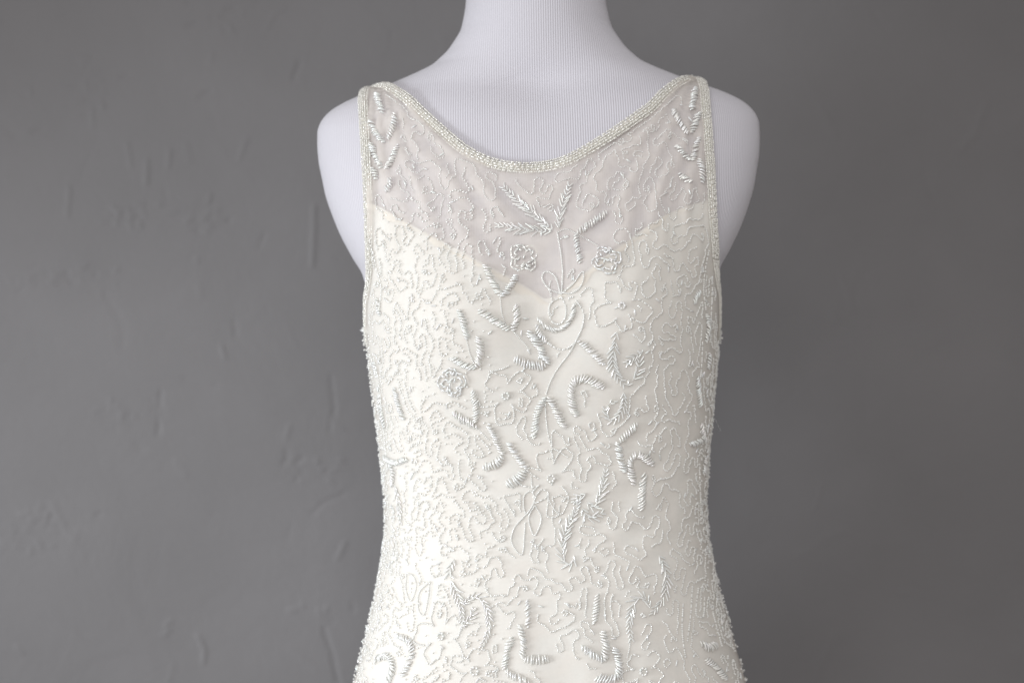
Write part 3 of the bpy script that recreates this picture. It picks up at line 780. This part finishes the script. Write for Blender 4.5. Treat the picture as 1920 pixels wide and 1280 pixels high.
# hem of the lining along the sweetheart line
pts = []
for (x, y) in smooth_px([(684, 376)] + SWEET[2:-2], 3):
    h = hit(x, y + 1)
    if h: pts.append(h)
P = np.array([a for a, _ in pts]); Nn = np.array([b for _, b in pts]); P = P - Nn * (OFF_NET - OFF_LIN - .0003); tg = np.gradient(P, axis=0); tg /= np.linalg.norm(tg, axis=1, keepdims=True); b = np.cross(Nn, tg)
if b[len(b) // 4][2] > 0: b = -b
wv = (9 + 5 * np.sin(np.arange(len(P)) * .13) + 3 * np.sin(np.arange(len(P)) * .41))[:, None] * PX
V = np.stack([P, P + b * wv * .5 + Nn * .0007, P + b * wv - Nn * .0002], 1).reshape(-1, 3)
part('neckline_hem', mesh_np('neckline_hem', V, grid_faces(len(P), 3, False), M_HEM), lin)

# ------------------------------------------------------------------ scrolling strings of seed beads (vermicelli) over the whole cloth
for a in ((1000, 525, 34), (1045, 485, 36), (1085, 470, 26), (1020, 500, 30), (925, 640, 36), (995, 580, 30), (1115, 655, 26), (1095, 690, 30), (1055, 725, 26), (985, 650, 22), (940, 665, 22), (790, 1235, 30),
          (700, 1262, 26), (1050, 1255, 30), (1085, 1262, 26), (1060, 600, 24), (1110, 620, 22), (915, 880, 16), (1120, 750, 22), (1180, 690, 20)): block(*a)
def scrolls():
    CELL = 9.0; step = 3.0
    K = 1 / PX
    grid = {}
    def cell(a, y): return int(math.floor(a / CELL)), int(math.floor(y / CELL))
    def put(a, y, r, wid, idx):
        grid.setdefault(cell(a, y), []).append((a, y, r, wid, idx))
    for A, py, r in OCC: put(A * K, py, r, -1, 0)
    def free(a, y, d, wid=-2, idx=0, skip=0, span=3):
        ca, cy = cell(a, y)
        for i in range(ca - span, ca + span + 1):
            for j in range(cy - span, cy + span + 1):
                for (b, z, r, w2_, k) in grid.get((i, j), ()):
                    if w2_ == wid and idx - k < skip: continue
                    dd = r - 2 if w2_ == -1 else d
                    if (a - b) ** 2 + (y - z) ** 2 < dd * dd: return False
        return True
    lim = {}
    def yoke(y): return y < 400
    def inside(a, y):
        if y < 175 or y > 1330: return False
        A = a / K
        P, n, cf = chart_eval(A, y); ph = (cf / NP) * 2 * math.pi - math.pi
        if abs(ph) > 1.95: return False
        if y < 700:
            B = (P - n * OFF_NET)[None]
            if g_arm(B, np.array([y]))[0] < .006: return False
            if y < 420 and g_neck(B)[0] < .0085: return False
        return True
    r = random.Random(11); paths = []; fails = 0; wid = 0
    while fails < 2800 and wid < 2600:
        a = r.uniform(-420, 420); y = r.uniform(178, 1328) if r.random() < .8 else r.uniform(178, 420)
        dmin = 11.8 if yoke(y) else 13.2
        if not inside(a, y) or not free(a, y, dmin): fails += 1; continue
        path = [(a, y)]; hd = r.choice((90, -90)) + r.gauss(0, 25); up = 1 if hd > 0 else -1; run = r.uniform(14, 52); drift = r.choice((-1, 1)); n = 0; wob = r.uniform(0, 6); lean = r.uniform(-10, 50)
        while n < 150:
            run -= step
            base = 90 if not yoke(path[-1][1]) else (116 if path[-1][0] < 0 else 64)
            tgt = (base if up > 0 else base - 180) - drift * up * lean + 34 * math.sin(n * .45 + wob) + 16 * math.sin(n * 1.1 + 2 * wob)
            if run <= 0: up = -up; run = r.choice((r.uniform(6, 16), r.uniform(16, 40), r.uniform(30, 64)))
            if r.random() < .03: drift = -drift
            if r.random() < .06: lean = r.uniform(-20, 65)
            # turn toward the target heading, the way the drift goes
            df = (tgt - hd + 180) % 360 - 180
            if abs(df) > 100: df = abs(df) * (-1 if up * drift > 0 else 1)
            hd += max(-25, min(25, df))
            ok = False
            for da in (0, 25, -25, 50, -50, 80, -80, 110, -110):
                h2 = math.radians(hd + da); na, ny_ = path[-1][0] + step * math.cos(h2), path[-1][1] - step * math.sin(h2)
                la, ly = path[-1][0] + 2.2 * step * math.cos(h2), path[-1][1] - 2.2 * step * math.sin(h2)
                if inside(la, ly) and free(na, ny_, dmin - 2.5, wid, n, 13) and free(la, ly, dmin - 3.5, wid, n, 13): ok = True; break
            if not ok: break
            hd += da; path.append((na, ny_)); put(na, ny_, dmin, wid, n); n += 1
        if len(path) >= 5: paths.append(path); fails = max(0, fails - 3)
        else: fails += 1
        wid += 1
    return paths
import time; T0 = time.time()
paths = scrolls(); print('scroll paths', len(paths), sum(map(len, paths)), 'time', round(time.time() - T0, 1), 'single bugles', n_single)
bd = Beads(); bg_ = Beads()
for path in paths:
    P, Nn = [], []
    q = np.array(path); q = smooth_px(q, 2.0) if len(q) > 2 else q
    for a, y in q:
        p, n, _ = chart_eval(a * PX, y); P.append(p); Nn.append(n)
    P, Nn = np.array(P), np.array(Nn); x0 = P[:, 0].mean()
    sparse = x0 < -0.055 + .02 * random.random() and P[:, 2].mean() < .10
    p, n, t = resample(P, Nn, (5.6 if sparse else 3.6) * PX)
    if random.random() < .22 and len(p) > 8:      # ends in a bugle or two
        k = 3; bg_.bugles([p[-1]], [p[-1 - k]], [n[-1]], 1.5 * PX); p, n, t = p[:-k - 1], n[:-k - 1], t[:-k - 1]
    p = p + rng.normal(0, (.7 if sparse else .45) * PX, p.shape) * (1 if not sparse else (1, .3, 1))
    bd.seeds(p, t, n, SEED_R * (1.2 if sparse else (.85 if P[:, 2].mean() > .115 else 1.02)))
for _ in range(170):
    a, y = random.uniform(-380, 380), random.uniform(230, 1320); p, n, cf = chart_eval(a * PX, y); ph = cf / NP * 6.2832 - 3.1416
    B0 = (p - n * OFF_NET)[None]
    if abs(ph) > 1.9 or g_arm(B0, np.array([y]))[0] < .008 or g_neck(B0)[0] < .012: continue
    ax = np.array([random.gauss(0, .6), random.gauss(0, .3), random.gauss(0, 1)]); ax -= n * ax.dot(n); ax *= 5.5 * PX / np.linalg.norm(ax)
    bg_.bugles([p - ax], [p + ax], [n], 1.55 * PX)
dots = []; P_, T_, N_ = [], [], []; cells = {}
for (A_o, y_o, r_o) in OCC: cells.setdefault((int(A_o / PX // 12), int(y_o // 12)), []).append((A_o / PX, y_o, r_o * .55))
for _ in range(700):
    a = round(random.uniform(-330, -95) / 15) * 15 + random.gauss(0, 1.7); y = random.uniform(400, 1325); c0, c1 = int(a // 12), int(y // 12)
    if any((a - u) ** 2 + (y - v) ** 2 < w_ * w_ for i in (-2, -1, 0, 1, 2) for j in (-2, -1, 0, 1, 2) for (u, v, w_) in cells.get((c0 + i, c1 + j), ())): continue
    p, n, cf = chart_eval(a * PX, y)
    if abs(cf / NP * 6.2832 - 3.1416) > 1.9 or g_arm((p - n * OFF_NET)[None], np.array([y]))[0] < .006 or g_sweet((p - n * OFF_NET)[None])[0] < .002: continue
    cells.setdefault((c0, c1), []).append((a, y, 11.0)); P_.append(p); N_.append(n); T_.append(np.array([random.gauss(0, .5), 0, 1.]))
bd.seeds(P_, T_, N_, SEED_R * 1.15)
for sd in (-1, 1):                                    # tangled beads at the foot of each armhole
    q0, _ = surf_x(sd * .9999 * float(fW(630)), 630, False); k = 46
    q = q0 + np.array([sd * .0042, -.003, 0]) + np.clip(rng.normal(0, 1, (k, 3)), -1.7, 1.7) * (.0012, .004, .0058)
    bd.seeds(q, rng.normal(0, 1, (k, 3)), np.repeat(np.array([[sd, -.4, 0]]) / 1.077, k, 0), SEED_R * 1.2)
fr_s = Beads(); P_, T_, N_ = [], [], []
for _ in range(1000):
    sd = random.choice((-1, 1)); y = random.uniform(655, 1330); ph = sd * random.uniform(1.02, 1.75); cf = (ph + math.pi) / (2 * math.pi) * NP; rf = row_of(y)
    p, n = grid_at(NETV, rf, cf), grid_at(GN, rf, cf)
    if random.random() < .84:
        P_.append(p + n * random.choice((0, 0, 1, 2)) * PX); T_.append(np.array([random.gauss(0, .4), random.gauss(0, .6), 1.])); N_.append(n)
    else:
        ax = np.array([random.gauss(0, .3), random.gauss(0, .7), random.gauss(0, 1)]); ax -= n * ax.dot(n) * random.uniform(.5, 1.1); ax *= random.uniform(4, 6.5) * PX / np.linalg.norm(ax)
        bg_.bugles([p - ax + n * PX], [p + ax + n * random.uniform(1, 2.5) * PX], [n], 1.6 * PX)
fr_s.seeds(P_, T_, N_, SEED_R * 1.1)
if not EXTRA.empty(): tag(part('leaf_bugle_beads', EXTRA.mesh('leaf_bugle_beads', M_BUGLE)), kind='stuff')
tag(part('side_seed_beads', fr_s.mesh('side_seed_beads', M_SEED)), kind='stuff')
tag(part('seed_bead_scrolls', bd.mesh('seed_bead_scrolls', M_SEED)), kind='stuff')
tag(part('loose_bugle_beads', bg_.mesh('loose_bugle_beads', M_BUGLE)), kind='stuff')

# a white fabric loop peeping out under the arm, and a loose thread
h = hit(690, 612); c = surf_x(-.9999 * float(fW(622)), 622, False)[0]
V = np.array([[0, 0, 9], [-15, 0, 0], [0, 0, -9], [0, 3, 9], [-15, 3, 0], [0, 3, -9]], float) * S + c + np.array([-.0028, 0, .004])
part('hanger_loop', mesh_np('hanger_loop', V, [(0, 1, 2), (5, 4, 3), (0, 3, 4, 1), (1, 4, 5, 2), (2, 5, 3, 0)], M_THREAD, False))
c = surf_x(.9999 * float(fW(795)), 795, False)[0]; q = np.linspace(0, 1, 24)
C = c + np.stack([.004 + 18 * S * q, -.004 * q, (8 * np.sin(q * 4) - 14 * q) * S], 1); V = []
for j in range(4): V.append(C + .00022 * np.array([0, math.cos(j * math.pi / 2), math.sin(j * math.pi / 2)]))
part('loose_thread', mesh_np('loose_thread', np.stack(V, 1).reshape(-1, 3), grid_faces(24, 4, True), M_THREAD))
